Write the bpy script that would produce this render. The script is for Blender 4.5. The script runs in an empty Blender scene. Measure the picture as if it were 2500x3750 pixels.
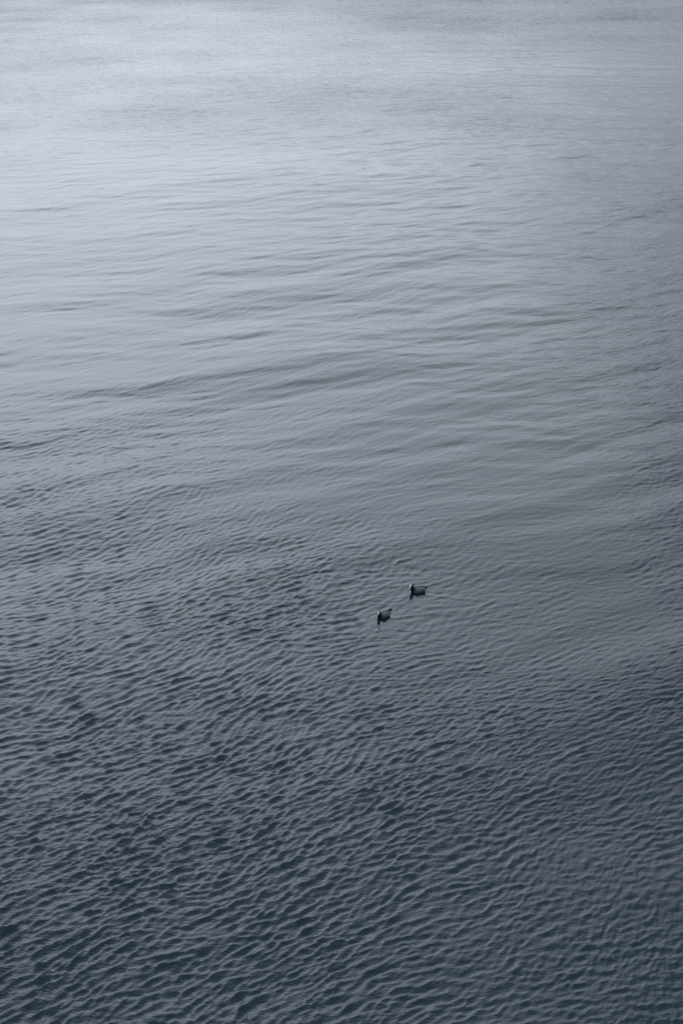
import bpy, bmesh, math, random
import numpy as np
from mathutils import Vector, Matrix

SC = bpy.context.scene
COL = SC.collection
R = math.radians

# ------------------------------------------------------------------ camera
H = 14.5                      # the camera stands on a bridge deck above the lake
TILT = 29.0                   # degrees below the horizon
cam_d = bpy.data.cameras.new('camera')
cam = bpy.data.objects.new('camera', cam_d)
COL.objects.link(cam)
cam.location = (0, 0, H)
cam.rotation_euler = (R(90 - TILT), 0, 0)
cam_d.sensor_fit = 'HORIZONTAL'
cam_d.sensor_width = 24.0
cam_d.lens = 50.0
cam_d.clip_start = 0.1
cam_d.clip_end = 20000
SC.camera = cam

# ------------------------------------------------------------------ sky and sun (overcast, glow to the front left)
SUN_EL, SUN_AZ = 32.0, -14.0
world = bpy.data.worlds.new('World')
SC.world = world
world.use_nodes = True
nt = world.node_tree
bg = nt.nodes['Background']
sky = nt.nodes.new('ShaderNodeTexSky')
sky.sky_type = 'NISHITA'
sky.sun_disc = False
sky.sun_elevation = R(SUN_EL)
sky.sun_rotation = R(SUN_AZ)
sky.dust_density = 10.0
sky.air_density = 1.0
sky.ozone_density = 1.0
hsv = nt.nodes.new('ShaderNodeHueSaturation')  # the cloud layer takes the colour away
hsv.inputs['Saturation'].default_value = 0.12
hsv.inputs['Value'].default_value = 1.38
cloud = nt.nodes.new('ShaderNodeMix')          # and adds its own even light from everywhere
cloud.data_type = 'RGBA'
cloud.blend_type = 'ADD'
cloud.clamp_result = False
cloud.inputs[0].default_value = 1.0
cloud.inputs[7].default_value = (8.0, 8.0, 8.0, 1)
tint = nt.nodes.new('ShaderNodeMix')
tint.data_type = 'RGBA'
tint.blend_type = 'MULTIPLY'
tint.inputs[0].default_value = 1.0
tint.inputs[7].default_value = (0.845, 0.952, 1.115, 1)
gam = nt.nodes.new('ShaderNodeGamma')          # and spreads the sun's glow
gam.inputs['Gamma'].default_value = 0.75
nt.links.new(sky.outputs[0], gam.inputs[0])
nt.links.new(gam.outputs[0], hsv.inputs['Color'])
nt.links.new(hsv.outputs[0], cloud.inputs[6])
nt.links.new(cloud.outputs[2], tint.inputs[6])
nt.links.new(tint.outputs[2], bg.inputs[0])
bg.inputs[1].default_value = 0.058

sun_d = bpy.data.lights.new('sun', 'SUN')
sun_d.energy = 0.66
sun_d.angle = R(57)
sun_d.color = (0.93, 0.975, 1.0)
sun = bpy.data.objects.new('sun', sun_d)
COL.objects.link(sun)
sv = Vector((math.sin(R(SUN_AZ)) * math.cos(R(SUN_EL)), math.cos(R(SUN_AZ)) * math.cos(R(SUN_EL)), math.sin(R(SUN_EL))))
sun.rotation_euler = sv.to_track_quat('Z', 'Y').to_euler()
sun.location = sv * 60

SC.view_settings.view_transform = 'Standard'
SC.view_settings.look = 'None'
SC.view_settings.exposure = 0.16
SC.view_settings.gamma = 1.0
SC.view_settings.use_curve_mapping = False
SC.cycles.use_denoising = False
SC.cycles.max_bounces = 6

# ------------------------------------------------------------------ node helper
def new_mat(name):
    m = bpy.data.materials.new(name)
    m.use_nodes = True
    t = m.node_tree
    return m, t, t.nodes['Principled BSDF']

def node(t, typ, **kw):
    n = t.nodes.new(typ)
    for k, v in kw.items():
        setattr(n, k, v)
    return n

# ------------------------------------------------------------------ where the two birds swim
# x, y on the water, heading of the body in degrees (0 = +X, 90 = away from the camera)
BIRDS = [
    dict(pos=(1.462, 23.06), heading=190.0, head_turn=34.0, size=0.92, tail_up=0.014),
    dict(pos=(0.785, 22.19), heading=213.0, head_turn=40.0, size=0.88, tail_up=0.048),
]

# ------------------------------------------------------------------ water surface
rng = np.random.default_rng(11)

def lowfreq(x, y, lmin, lmax, n, seed, ax=1.0, ay=1.0):
    """smooth random field, about unit variance, made of n long sines"""
    g = np.random.default_rng(seed)
    out = np.zeros_like(x)
    for _ in range(n):
        L = math.exp(g.uniform(math.log(lmin), math.log(lmax)))
        a = g.uniform(0, 2 * math.pi)
        k = 2 * math.pi / L
        out += np.sin(k * (math.cos(a) * x / ax + math.sin(a) * y / ay) + g.uniform(0, 2 * math.pi))
    return out * math.sqrt(2.0 / n)

def sstep(a, b, v):
    t = np.clip((v - a) / (b - a), 0, 1)
    return t * t * (3 - 2 * t)

def build_water():
    # rows evenly spread by the angle they are seen under, so near water is fine and far water coarse
    nr, nc = 1880, 700
    v = np.linspace(0, 1, nr)
    th = R(56.0) + (R(6.6) - R(56.0)) * (1.42 * v - 0.42 * v ** 2)
    yd = H / np.tan(th)
    ynear = np.array([-4000, -1500, -500, -150, -50, -20, -5, 2, 5.0, 7.5])
    yfar = yd[-1] * np.geomspace(1.03, 60, 40)
    ys = np.concatenate([ynear, yd, yfar])
    u = np.linspace(-1, 1, nc)
    side = 1 + np.geomspace(0.02, 400, 26)
    us = np.concatenate([-side[::-1], u, side])
    wy = 0.24 * 1.32 * np.sqrt(np.clip(ys, 8, None) ** 2 + H * H)
    X = (us[None, :] * wy[:, None]).astype(np.float32)
    Y = np.repeat(ys[:, None], len(us), 1).astype(np.float32)
    dyr = np.gradient(ys)
    dur = np.gradient(us)
    DX = np.abs(dur[None, :] * wy[:, None]).astype(np.float32)
    DY = np.repeat(np.abs(dyr)[:, None], len(us), 1).astype(np.float32)

    # where the breeze ripples the water and where it lies slick
    far = sstep(14, 31, Y + 0.35 * X + 1.2 * lowfreq(X, Y, 6, 14, 14, 3))
    slick = far * (1 - sstep(42, 95, Y - 0.5 * X + 2.5 * lowfreq(X, Y, 10, 30, 14, 4, 2.0, 1.0)))
    slick *= 1 - 0.25 * sstep(3, 9, X + 1.2 * lowfreq(X, Y, 6, 14, 12, 5))
    patch = lowfreq(X, Y, 2.5, 9, 26, 6, 1.6, 1.0)
    gust = np.clip(1.0 + 0.09 * patch, 0.5, 1.5)
    big = lowfreq(X, Y, 12, 40, 16, 8, 2.4, 1.0)
    left = 1 - sstep(-2.5, 4.5, X - 0.10 * (Y - 15))

    # crest lines bend a little
    WX = X + 0.17 * lowfreq(X, Y, 5, 13, 14, 21) + 0.032 * lowfreq(X, Y, 1.6, 4, 16, 23)
    WY = Y + 0.17 * lowfreq(X, Y, 5, 13, 14, 22) + 0.032 * lowfreq(X, Y, 1.6, 4, 16, 24)

    damp = np.ones_like(X)
    for b in BIRDS:
        d = np.hypot(X - b['pos'][0], Y - b['pos'][1] + 0.20)
        damp *= 1 - 0.72 * np.exp(-(d / 0.42) ** 2)

    Z = np.zeros_like(X)
    OX = np.zeros_like(X)
    OY = np.zeros_like(X)
    lost = np.zeros_like(X)

    def band(n, lmin, lmax, ang, spread, slope, mod, chop, seed, warped=True):
        """n sine waves; ang = direction of the crest lines on the water, slope = rms slope of the whole band"""
        g = np.random.default_rng(seed)
        s1 = slope * math.sqrt(2.0 / n)
        px, py = (WX, WY) if warped else (X, Y)
        for i in range(n):
            L = math.exp(math.log(lmin) + (i + g.uniform(0, 1)) / n * (math.log(lmax) - math.log(lmin)))
            a = R(ang + 90 + g.normal(0, spread))
            k = 2 * math.pi / L
            cx, cy = math.cos(a), math.sin(a)
            amp = s1 / k
            sp = abs(cx) * DX + abs(cy) * DY
            w = np.clip((L / sp - 1.9) / 1.2, 0, 1)
            wt = mod * w
            ph = (k * (cx * px + cy * py) + np.float32(g.uniform(0, 6.283))).astype(np.float32)
            Z[...] += wt * amp * np.cos(ph)
            if chop:
                s = np.sin(ph)
                OX[...] -= chop * cx * amp * wt * s
                OY[...] -= chop * cy * amp * wt * s
            lost[...] += (mod * (1 - w) * s1) ** 2 * 0.5

    calm = sstep(38, 62, Y)
    rip = (1 - 0.87 * slick) * gust * (1 - 0.45 * calm * (1 - 0.3 * np.clip(big, -1, 1)) )
    rip = rip * (1 - 0.36 * sstep(-0.5, 4.5, X) * (1 - sstep(16, 24, Y)))
    rip = np.clip(rip * (1 + 0.08 * (1 - sstep(14, 20, Y)) * left), 0.04, None)
    # wave groups: crests swell up and fade out along their length
    grp1 = np.clip(0.92 + 0.11 * lowfreq(X, Y, 0.7, 2.6, 22, 31, 1.5, 0.9), 0.3, 1.5)
    grp2 = np.clip(0.92 + 0.13 * lowfreq(X, Y, 0.6, 2.4, 22, 32, 1.7, 0.9), 0.3, 1.5)
    nearby = 1 - sstep(28, 40, Y)
    grp1 = 1 + (grp1 - 1) * nearby
    grp2 = 1 + (grp2 - 1) * nearby
    grp3 = np.clip(0.9 + 0.3 * lowfreq(X, Y, 0.5, 1.8, 20, 33), 0.1, 2.0)
    # long low swell left by boats
    band(16, 1.1, 3.2, 14, 14, 0.026, (0.35 + 0.65 * sstep(17, 27, Y)) * (1 - 0.5 * calm), 0.0, 111)
    band(8, 4.0, 9.0, 4, 14, 0.018, 1 - 0.45 * calm, 0.0, 102)
    # long straight lines far out on the right
    band(10, 0.7, 2.2, -5, 6, 0.026, sstep(24, 40, Y) * sstep(-4, 6, X), 0.2, 107)
    # wind waves, crests running from near left to far right
    band(84, 0.085, 0.245, 41, 17, 0.275, rip * damp * (0.34 + 0.66 * left) * grp1, 0.75, 103)
    # second system, crests nearly across the view, stronger to the right and far
    band(64, 0.08, 0.24, 14, 18, 0.185, rip * damp * (1.0 - 0.45 * left) * grp2, 0.6, 104)
    # longer chop under the near wavelets
    band(22, 0.32, 0.85, 36, 18, 0.045, (1 - 0.8 * sstep(16, 26, Y)) * (1 - slick) * damp * left, 0.6, 108)
    # mid waves that show in the slick
    band(26, 0.30, 1.0, 17, 17, 0.035, (0.30 + 0.70 * sstep(23, 32, Y) + 0.1 * calm) * damp, 0.4, 105)
    # the breeze leans the wavelets forward, so their far faces are short and steep
    lean = 1.15 * Z * (1 - slick)
    OX -= 0.45 * lean
    OY += 0.89 * lean
    # small ripples
    band(52, 0.045, 0.10, 28, 26, 0.115, rip * grp3 * np.clip(damp * 1.1, 0, 1) * np.clip(1 + 0.2 * patch, 0.3, 1.6), 0.4, 106)

    # rings and wakes pushed up by the birds
    for b in BIRDS:
        bx, by = b['pos']
        a = R(b['heading'])
        hx, hy = bx + 0.15 * math.cos(a), by + 0.15 * math.sin(a)
        d = np.hypot(X - hx, Y - hy)
        Z += 0.0020 * np.cos(2 * math.pi * d / 0.105) * np.exp(-(d / 0.24) ** 2)
        fx, fy = math.cos(a), math.sin(a)
        s = (X - hx) * fx + (Y - hy) * fy            # negative behind the breast
        t = -(X - hx) * fy + (Y - hy) * fx
        e = np.abs(t) - 0.36 * (-s) - 0.05
        # faint furrows left along the swum path
        tr = lowfreq(X, Y, 0.4, 1.5, 12, 60 + int(bx * 10))
        for off, sgn in ((0.10, 1), (-0.22, -1)):
            q = t - off - 0.05 * s * sgn * 0.3 - 0.05 * tr
            Z -= 0.004 * np.exp(-(q / 0.035) ** 2) * np.clip(0.3 + tr, 0, 1) * sstep(0.5, 1.0, -s) * (1 - sstep(3.0, 6.0, -s))
        Z += 0.006 * np.cos(2 * math.pi * e / 0.19) * np.exp(-(e / 0.13) ** 2) * sstep(0.0, 0.25, -s) * np.exp(-np.clip(-s, 0, None) / 1.1)

    PX, PY = X + OX, Y + OY
    nR, nC = X.shape
    co = np.stack([PX, PY, Z], -1).astype(np.float32).reshape(-1)
    idx = np.arange(nR * nC, dtype=np.int32).reshape(nR, nC)
    quads = np.stack([idx[:-1, :-1], idx[:-1, 1:], idx[1:, 1:], idx[1:, :-1]], -1).reshape(-1)
    nq = (nR - 1) * (nC - 1)
    me = bpy.data.meshes.new('water')
    me.vertices.add(nR * nC)
    me.vertices.foreach_set('co', co)
    me.loops.add(nq * 4)
    me.loops.foreach_set('vertex_index', quads)
    me.polygons.add(nq)
    me.polygons.foreach_set('loop_start', np.arange(0, nq * 4, 4, dtype=np.int32))
    me.polygons.foreach_set('loop_total', np.full(nq, 4, dtype=np.int32))
    me.polygons.foreach_set('use_smooth', np.ones(nq, dtype=bool))
    me.update(calc_edges=True)
    # ripples too fine for the far mesh become gloss
    at = me.attributes.new('fine_ripple', 'FLOAT', 'POINT')
    at.data.foreach_set('value', np.sqrt(lost).astype(np.float32).reshape(-1))
    at = me.attributes.new('breeze', 'FLOAT', 'POINT')
    at.data.foreach_set('value', np.clip(rip * damp, 0, 2).astype(np.float32).reshape(-1))
    o = bpy.data.objects.new('water', me)
    COL.objects.link(o)
    o['kind'] = 'structure'
    o['label'] = 'dark slate blue lake water rippled by a light breeze'
    return o

water = build_water()

m, t, p = new_mat('lake_water')
p.inputs['Base Color'].default_value = (0.0045, 0.0185, 0.029, 1)
p.inputs['IOR'].default_value = 1.34
at = node(t, 'ShaderNodeAttribute', attribute_name='fine_ripple')
mr = node(t, 'ShaderNodeMath', operation='MULTIPLY_ADD')
mr.inputs[1].default_value = 0.6
mr.inputs[2].default_value = 0.004
t.links.new(at.outputs['Fac'], mr.inputs[0])
sq = node(t, 'ShaderNodeMath', operation='SQRT')
t.links.new(mr.outputs[0], sq.inputs[0])
t.links.new(sq.outputs[0], p.inputs['Roughness'])
# capillary ripples
tc = node(t, 'ShaderNodeTexCoord')
mp = node(t, 'ShaderNodeMapping')
mp.inputs['Rotation'].default_value = (0, 0, R(-24))
mp.inputs['Scale'].default_value = (0.7, 1.5, 1.0)
t.links.new(tc.outputs['Object'], mp.inputs[0])
n1 = node(t, 'ShaderNodeTexNoise')
n1.inputs['Scale'].default_value = 22
n1.inputs['Detail'].default_value = 2.0
n1.inputs['Distortion'].default_value = 0.6
t.links.new(mp.outputs[0], n1.inputs['Vector'])
br = node(t, 'ShaderNodeAttribute', attribute_name='breeze')
bs = node(t, 'ShaderNodeMath', operation='MULTIPLY')
bs.inputs[1].default_value = 0.95
t.links.new(br.outputs['Fac'], bs.inputs[0])
bp = node(t, 'ShaderNodeBump')
bp.inputs['Distance'].default_value = 0.008
t.links.new(bs.outputs[0], bp.inputs['Strength'])
t.links.new(n1.outputs['Fac'], bp.inputs['Height'])
# ripples on the far water, too fine for its mesh
mp2 = node(t, 'ShaderNodeMapping')
mp2.inputs['Rotation'].default_value = (0, 0, R(-12))
mp2.inputs['Scale'].default_value = (0.55, 1.3, 1.0)
t.links.new(tc.outputs['Object'], mp2.inputs[0])
n2 = node(t, 'ShaderNodeTexNoise')
n2.inputs['Scale'].default_value = 3.2
n2.inputs['Detail'].default_value = 3.0
n2.inputs['Distortion'].default_value = 0.4
t.links.new(mp2.outputs[0], n2.inputs['Vector'])
fs = node(t, 'ShaderNodeMath', operation='MULTIPLY')
fs.inputs[1].default_value = 5.0
fs.use_clamp = True
t.links.new(at.outputs['Fac'], fs.inputs[0])
bp2 = node(t, 'ShaderNodeBump')
bp2.inputs['Distance'].default_value = 0.075
t.links.new(fs.outputs[0], bp2.inputs['Strength'])
t.links.new(n2.outputs['Fac'], bp2.inputs['Height'])
t.links.new(bp.outputs[0], bp2.inputs['Normal'])
t.links.new(bp2.outputs[0], p.inputs['Normal'])
water.data.materials.append(m)
# ------------------------------------------------------------------ the coots
def feather_mat(name, col, dark, scale=55, rough=0.62, headmask=False):
    m, t, p = new_mat(name)
    tc = node(t, 'ShaderNodeTexCoord')
    mp = node(t, 'ShaderNodeMapping')
    mp.inputs['Scale'].default_value = (0.6, 1.25, 1.25)
    t.links.new(tc.outputs['Object'], mp.inputs[0])
    vo = node(t, 'ShaderNodeTexVoronoi')
    vo.inputs['Scale'].default_value = scale
    t.links.new(mp.outputs[0], vo.inputs['Vector'])
    nz = node(t, 'ShaderNodeTexNoise')
    nz.inputs['Scale'].default_value = 26
    nz.inputs['Detail'].default_value = 4
    t.links.new(mp.outputs[0], nz.inputs['Vector'])
    ad = node(t, 'ShaderNodeMath', operation='ADD')
    t.links.new(vo.outputs['Distance'], ad.inputs[0])
    t.links.new(nz.outputs['Fac'], ad.inputs[1])
    rp = node(t, 'ShaderNodeValToRGB')
    rp.color_ramp.elements[0].position = 0.45
    rp.color_ramp.elements[0].color = (*dark, 1)
    rp.color_ramp.elements[1].position = 1.0
    rp.color_ramp.elements[1].color = (*col, 1)
    t.links.new(ad.outputs[0], rp.inputs[0])
    out = rp.outputs[0]
    if headmask:
        hm = node(t, 'ShaderNodeAttribute', attribute_name='black_plumage')
        mx = node(t, 'ShaderNodeMix', data_type='RGBA')
        mx.inputs[7].default_value = (0.0045, 0.0045, 0.0052, 1)
        t.links.new(hm.outputs['Fac'], mx.inputs[0])
        t.links.new(out, mx.inputs[6])
        out = mx.outputs[2]
    t.links.new(out, p.inputs['Base Color'])
    p.inputs['Roughness'].default_value = rough
    p.inputs['Specular IOR Level'].default_value = 0.25
    bp = node(t, 'ShaderNodeBump')
    bp.inputs['Strength'].default_value = 0.5
    bp.inputs['Distance'].default_value = 0.004
    t.links.new(ad.outputs[0], bp.inputs['Height'])
    t.links.new(bp.outputs[0], p.inputs['Normal'])
    return m

def plain_mat(name, col, rough):
    m, t, p = new_mat(name)
    nz = node(t, 'ShaderNodeTexNoise')
    nz.inputs['Scale'].default_value = 120
    tc = node(t, 'ShaderNodeTexCoord')
    t.links.new(tc.outputs['Object'], nz.inputs['Vector'])
    rp = node(t, 'ShaderNodeValToRGB')
    rp.color_ramp.elements[0].color = (*[c * 0.9 for c in col], 1)
    rp.color_ramp.elements[1].color = (*col, 1)
    t.links.new(nz.outputs['Fac'], rp.inputs[0])
    t.links.new(rp.outputs[0], p.inputs['Base Color'])
    p.inputs['Roughness'].default_value = rough
    return m

M_BODY = feather_mat('slate_plumage', (0.098, 0.097, 0.108), (0.048, 0.048, 0.055), headmask=True)
M_WING = feather_mat('wing_plumage', (0.104, 0.102, 0.114), (0.048, 0.048, 0.055), scale=75)
M_TAIL = feather_mat('black_feather', (0.012, 0.011, 0.013), (0.005, 0.005, 0.006), scale=90)
M_WHITE = plain_mat('white_bill', (0.90, 0.89, 0.87), 0.42)
M_EYE = plain_mat('dark_red_eye', (0.10, 0.008, 0.005), 0.12)

STATIONS = [  # x, z, half width, half depth, black
    (-0.172, 0.054, 0.003, 0.003, 1), (-0.166, 0.053, 0.022, 0.013, 1), (-0.148, 0.048, 0.046, 0.027, 0.7),
    (-0.115, 0.037, 0.069, 0.043, 0.1), (-0.065, 0.026, 0.084, 0.057, 0), (-0.01, 0.019, 0.088, 0.064, 0),
    (0.04, 0.017, 0.084, 0.064, 0), (0.08, 0.021, 0.073, 0.06, 0.35), (0.104, 0.034, 0.058, 0.053, 1),
    (0.118, 0.054, 0.044, 0.043, 1), (0.126, 0.0765, 0.0384, 0.0395, 1), (0.131, 0.0991, 0.0372, 0.0404, 1),
    (0.136, 0.1187, 0.0356, 0.0409, 1), (0.142, 0.1352, 0.0363, 0.0449, 1), (0.147, 0.1496, 0.035, 0.0429, 1),
    (0.15, 0.162, 0.0277, 0.033, 1), (0.151, 0.1702, 0.0158, 0.0185, 1), (0.1515, 0.1733, 0.0026, 0.004, 1)]

def catmull(P, per):
    P = np.array(P, float)
    out = []
    n = len(P)
    for i in range(n - 1):
        p0, p1, p2, p3 = P[max(i - 1, 0)], P[i], P[i + 1], P[min(i + 2, n - 1)]
        for k in range(per):
            u = k / per
            out.append(0.5 * ((2 * p1) + (-p0 + p2) * u + (2 * p0 - 5 * p1 + 4 * p2 - p3) * u * u + (-p0 + 3 * p1 - 3 * p2 + p3) * u ** 3))
    out.append(P[-1])
    return np.array(out)

def coot(name, label, pos, heading, head_turn, size, tail_up):
    root = bpy.data.objects.new(name, None)
    COL.objects.link(root)
    root.empty_display_size = 0.1
    root.location = (pos[0], pos[1], -0.008)
    root.rotation_euler = (0, 0, R(heading))
    root.scale = (size, size, size)
    root['label'] = label
    root['category'] = 'bird'
    root['group'] = 'pair of coots on the water'

    S = catmull(STATIONS, 3)
    S[:, 2:4] = np.clip(S[:, 2:4], 0.001, None)
    tan = np.gradient(S[:, :2], axis=0)
    tan /= np.linalg.norm(tan, axis=1)[:, None]

    def turn(v):
        """the head and upper neck turn on the neck's axis"""
        w = float(sstep(0.055, 0.115, np.array(v[2]))) * float(sstep(0.02, 0.08, np.array(v[0])))
        a = R(head_turn) * w
        x, y = v[0] - 0.128, v[1]
        return (0.128 + x * math.cos(a) - y * math.sin(a), x * math.sin(a) + y * math.cos(a), v[2])

    def ring_pt(i, ph, k=1.0):
        x, z, ry, rn, _ = S[i]
        tx, tz = tan[i]
        nx, nz = -tz, tx
        e = 0.86 if i < 24 else 1.0                     # the body is a little boxier than an ellipse
        c, s = math.cos(ph), math.sin(ph)
        c = math.copysign(abs(c) ** e, c)
        s = math.copysign(abs(s) ** e, s)
        return (x + nx * rn * s * k, ry * c * k, z + nz * rn * s * k)

    def link(nm, verts, faces, mat, parent, smooth=True):
        me = bpy.data.meshes.new(nm)
        me.from_pydata([tuple(v) for v in verts], [], faces)
        me.materials.append(mat)
        bm = bmesh.new()
        bm.from_mesh(me)
        bmesh.ops.recalc_face_normals(bm, faces=bm.faces)
        bm.to_mesh(me)
        bm.free()
        if smooth:
            me.polygons.foreach_set('use_smooth', [True] * len(me.polygons))
        ob = bpy.data.objects.new(nm, me)
        COL.objects.link(ob)
        ob.parent = parent
        return ob

    # body, neck and head in one skin
    ns = 28
    V, F, blk = [], [], []
    for i in range(len(S)):
        for k in range(ns):
            V.append(turn(ring_pt(i, 2 * math.pi * k / ns)))
            blk.append(float(np.clip(S[i, 4], 0, 1)))
    for i in range(len(S) - 1):
        for k in range(ns):
            a, b = i * ns + k, i * ns + (k + 1) % ns
            F.append((a, b, b + ns, a + ns))
    F.append(tuple(range(ns - 1, -1, -1)))
    F.append(tuple((len(S) - 1) * ns + k for k in range(ns)))
    body = link('body', V, F, M_BODY, root)
    at = body.data.attributes.new('black_plumage', 'FLOAT', 'POINT')
    at.data.foreach_set('value', np.array(blk, np.float32))

    # bill: upper and lower mandible in one pointed, slightly hooked wedge
    def lofted(nm, secs, mat, n=12, parent=root):
        V, F = [], []
        for (cx, cz, ry, rz) in secs:
            for k in range(n):
                a = 2 * math.pi * k / n
                V.append(turn((cx, ry * math.cos(a), cz + rz * math.sin(a))))
        for i in range(len(secs) - 1):
            for k in range(n):
                a, b = i * n + k, i * n + (k + 1) % n
                F.append((a, b, b + n, a + n))
        F.append(tuple(range(n)))
        F.append(tuple((len(secs) - 1) * n + k for k in range(n)))
        return link(nm, V, F, mat, parent)
    bill = lofted('bill', [(0.160, 0.134, 0.0165, 0.0165), (0.182, 0.132, 0.0155, 0.0160), (0.194, 0.128, 0.0130, 0.0137),
                           (0.205, 0.122, 0.0082, 0.0090), (0.214, 0.115, 0.0045, 0.0055), (0.219, 0.110, 0.0010, 0.0015)], M_WHITE)
    # frontal shield: a low domed oval from the bill up to the crown
    V, F = [], []
    nu, nv = 12, 16
    axis = Vector((-0.50, 0, 0.866))            # runs up the forehead
    out = Vector((0.866, 0, 0.50))
    c0 = Vector((0.1755, 0, 0.1560))
    for i in range(nu + 1):
        rr = math.sin(math.pi / 2 * i / nu)
        hh = math.cos(math.pi / 2 * i / nu)
        for k in range(nv):
            a = 2 * math.pi * k / nv
            l = math.sin(a)
            wdt = 0.0205 * (1.0 + 0.18 * l)
            v = c0 + axis * (0.0285 * rr * l) + Vector((0, 1, 0)) * (wdt * rr * math.cos(a)) + out * (0.0165 * hh - 0.006)
            V.append(turn(v))
    for i in range(nu):
        for k in range(nv):
            a, b = i * nv + k, i * nv + (k + 1) % nv
            F.append((a, b, b + nv, a + nv))
    F.append(tuple(nu * nv + k for k in range(nv)))
    link('frontal_shield', V, F, M_WHITE, root)
    for sd in (-1, 1):
        bm = bmesh.new()
        bmesh.ops.create_uvsphere(bm, u_segments=10, v_segments=8, radius=0.0042)
        c = Vector((0.1585, sd * 0.0315, 0.1480))
        V = [turn(v.co + c) for v in bm.verts]
        F = [[v.index for v in f.verts] for f in bm.faces]
        bm.free()
        link('eye', V, F, M_EYE, root)

    # folded wings lie over the flanks, their tips over the rump
    for sd in (-1, 1):
        V, F = [], []
        i0, i1, n, m_ = 21, 3, 20, 9
        for j in range(n + 1):
            u = j / n
            fi = i0 + (i1 - i0) * u
            ia = int(math.floor(fi)); fb = fi - ia
            prof = math.sin(math.pi * min(1, (0.10 + 0.80 * u) ** 0.75)) ** 0.6
            up = R(84 - 6 * u)
            lo = up - R(84) * prof * (1 - 0.25 * u)
            for q in range(m_):
                ph = up + (lo - up) * q / (m_ - 1)
                bulge = 1.035 + 0.05 * math.sin(math.pi * q / (m_ - 1)) + 0.02 * math.sin(9 * u * math.pi) * (q / m_)
                pa, pb = ring_pt(ia, ph, bulge), ring_pt(min(ia + 1, len(S) - 1), ph, bulge)
                pt = [pa[w] * (1 - fb) + pb[w] * fb for w in range(3)]
                V.append((pt[0], sd * pt[1], pt[2] + 0.010 * u * u))
        for j in range(n):
            for q in range(m_ - 1):
                a = j * m_ + q
                F.append((a, a + 1, a + 1 + m_, a + m_))
        wing = link('wing', V, F, M_WING, root)
        so = wing.modifiers.new('thickness', 'SOLIDIFY')
        so.thickness = 0.005
        so.offset = 1
        # long flight feathers crossing above the tail
        V, F = [], []
        for q in range(4):
            a0 = Vector((-0.090 - 0.006 * q, sd * (0.030 - 0.005 * q), 0.088 - 0.005 * q))
            a1 = Vector((-0.184 + 0.011 * q, sd * (0.004 + 0.007 * q), 0.078 + 0.5 * tail_up - 0.006 * q))
            for j in range(7):
                u = j / 6
                c = a0.lerp(a1, u)
                w = 0.010 * (1 - u ** 3) + 0.001
                b0 = len(V)
                V += [c + Vector((0, -w, -0.003)), c + Vector((0, 0, 0.0022)), c + Vector((0, w, -0.003)), c + Vector((0, 0, -0.0035))]
                if j:
                    for k in range(4):
                        F.append((b0 - 4 + k, b0 - 4 + (k + 1) % 4, b0 + (k + 1) % 4, b0 + k))
            F.append((len(V) - 4, len(V) - 3, len(V) - 2, len(V) - 1))
        link('wing_tip', V, F, M_TAIL, wing)

    # short fanned tail
    V, F = [], []
    for q in range(7):
        a = (q - 3) / 3
        a0 = Vector((-0.140, 0.016 * a, 0.056))
        a1 = Vector((-0.203 + 0.014 * a * a, 0.036 * a, 0.060 + tail_up - 0.010 * a * a))
        for j in range(7):
            u = j / 6
            c = a0.lerp(a1, u)
            c.z += 0.006 * math.sin(math.pi * u)
            w = 0.0130 * (0.75 + 0.5 * u - 0.9 * u ** 4)
            b0 = len(V)
            V += [c + Vector((0, -w, 0)), c + Vector((0, 0, 0.006)), c + Vector((0, w, 0)), c + Vector((0, 0, -0.006))]
            if j:
                for k in range(4):
                    F.append((b0 - 4 + k, b0 - 4 + (k + 1) % 4, b0 + (k + 1) % 4, b0 + k))
        F.append((len(V) - 4, len(V) - 3, len(V) - 2, len(V) - 1))
    link('tail', V, F, M_TAIL, root)
    return root

coot('coot', 'slate grey coot seen from the side, farther of the two, tail held low', **BIRDS[0])
coot('coot', 'slate grey coot nearer to the viewer, white forehead turned forward, tail cocked up', **BIRDS[1])
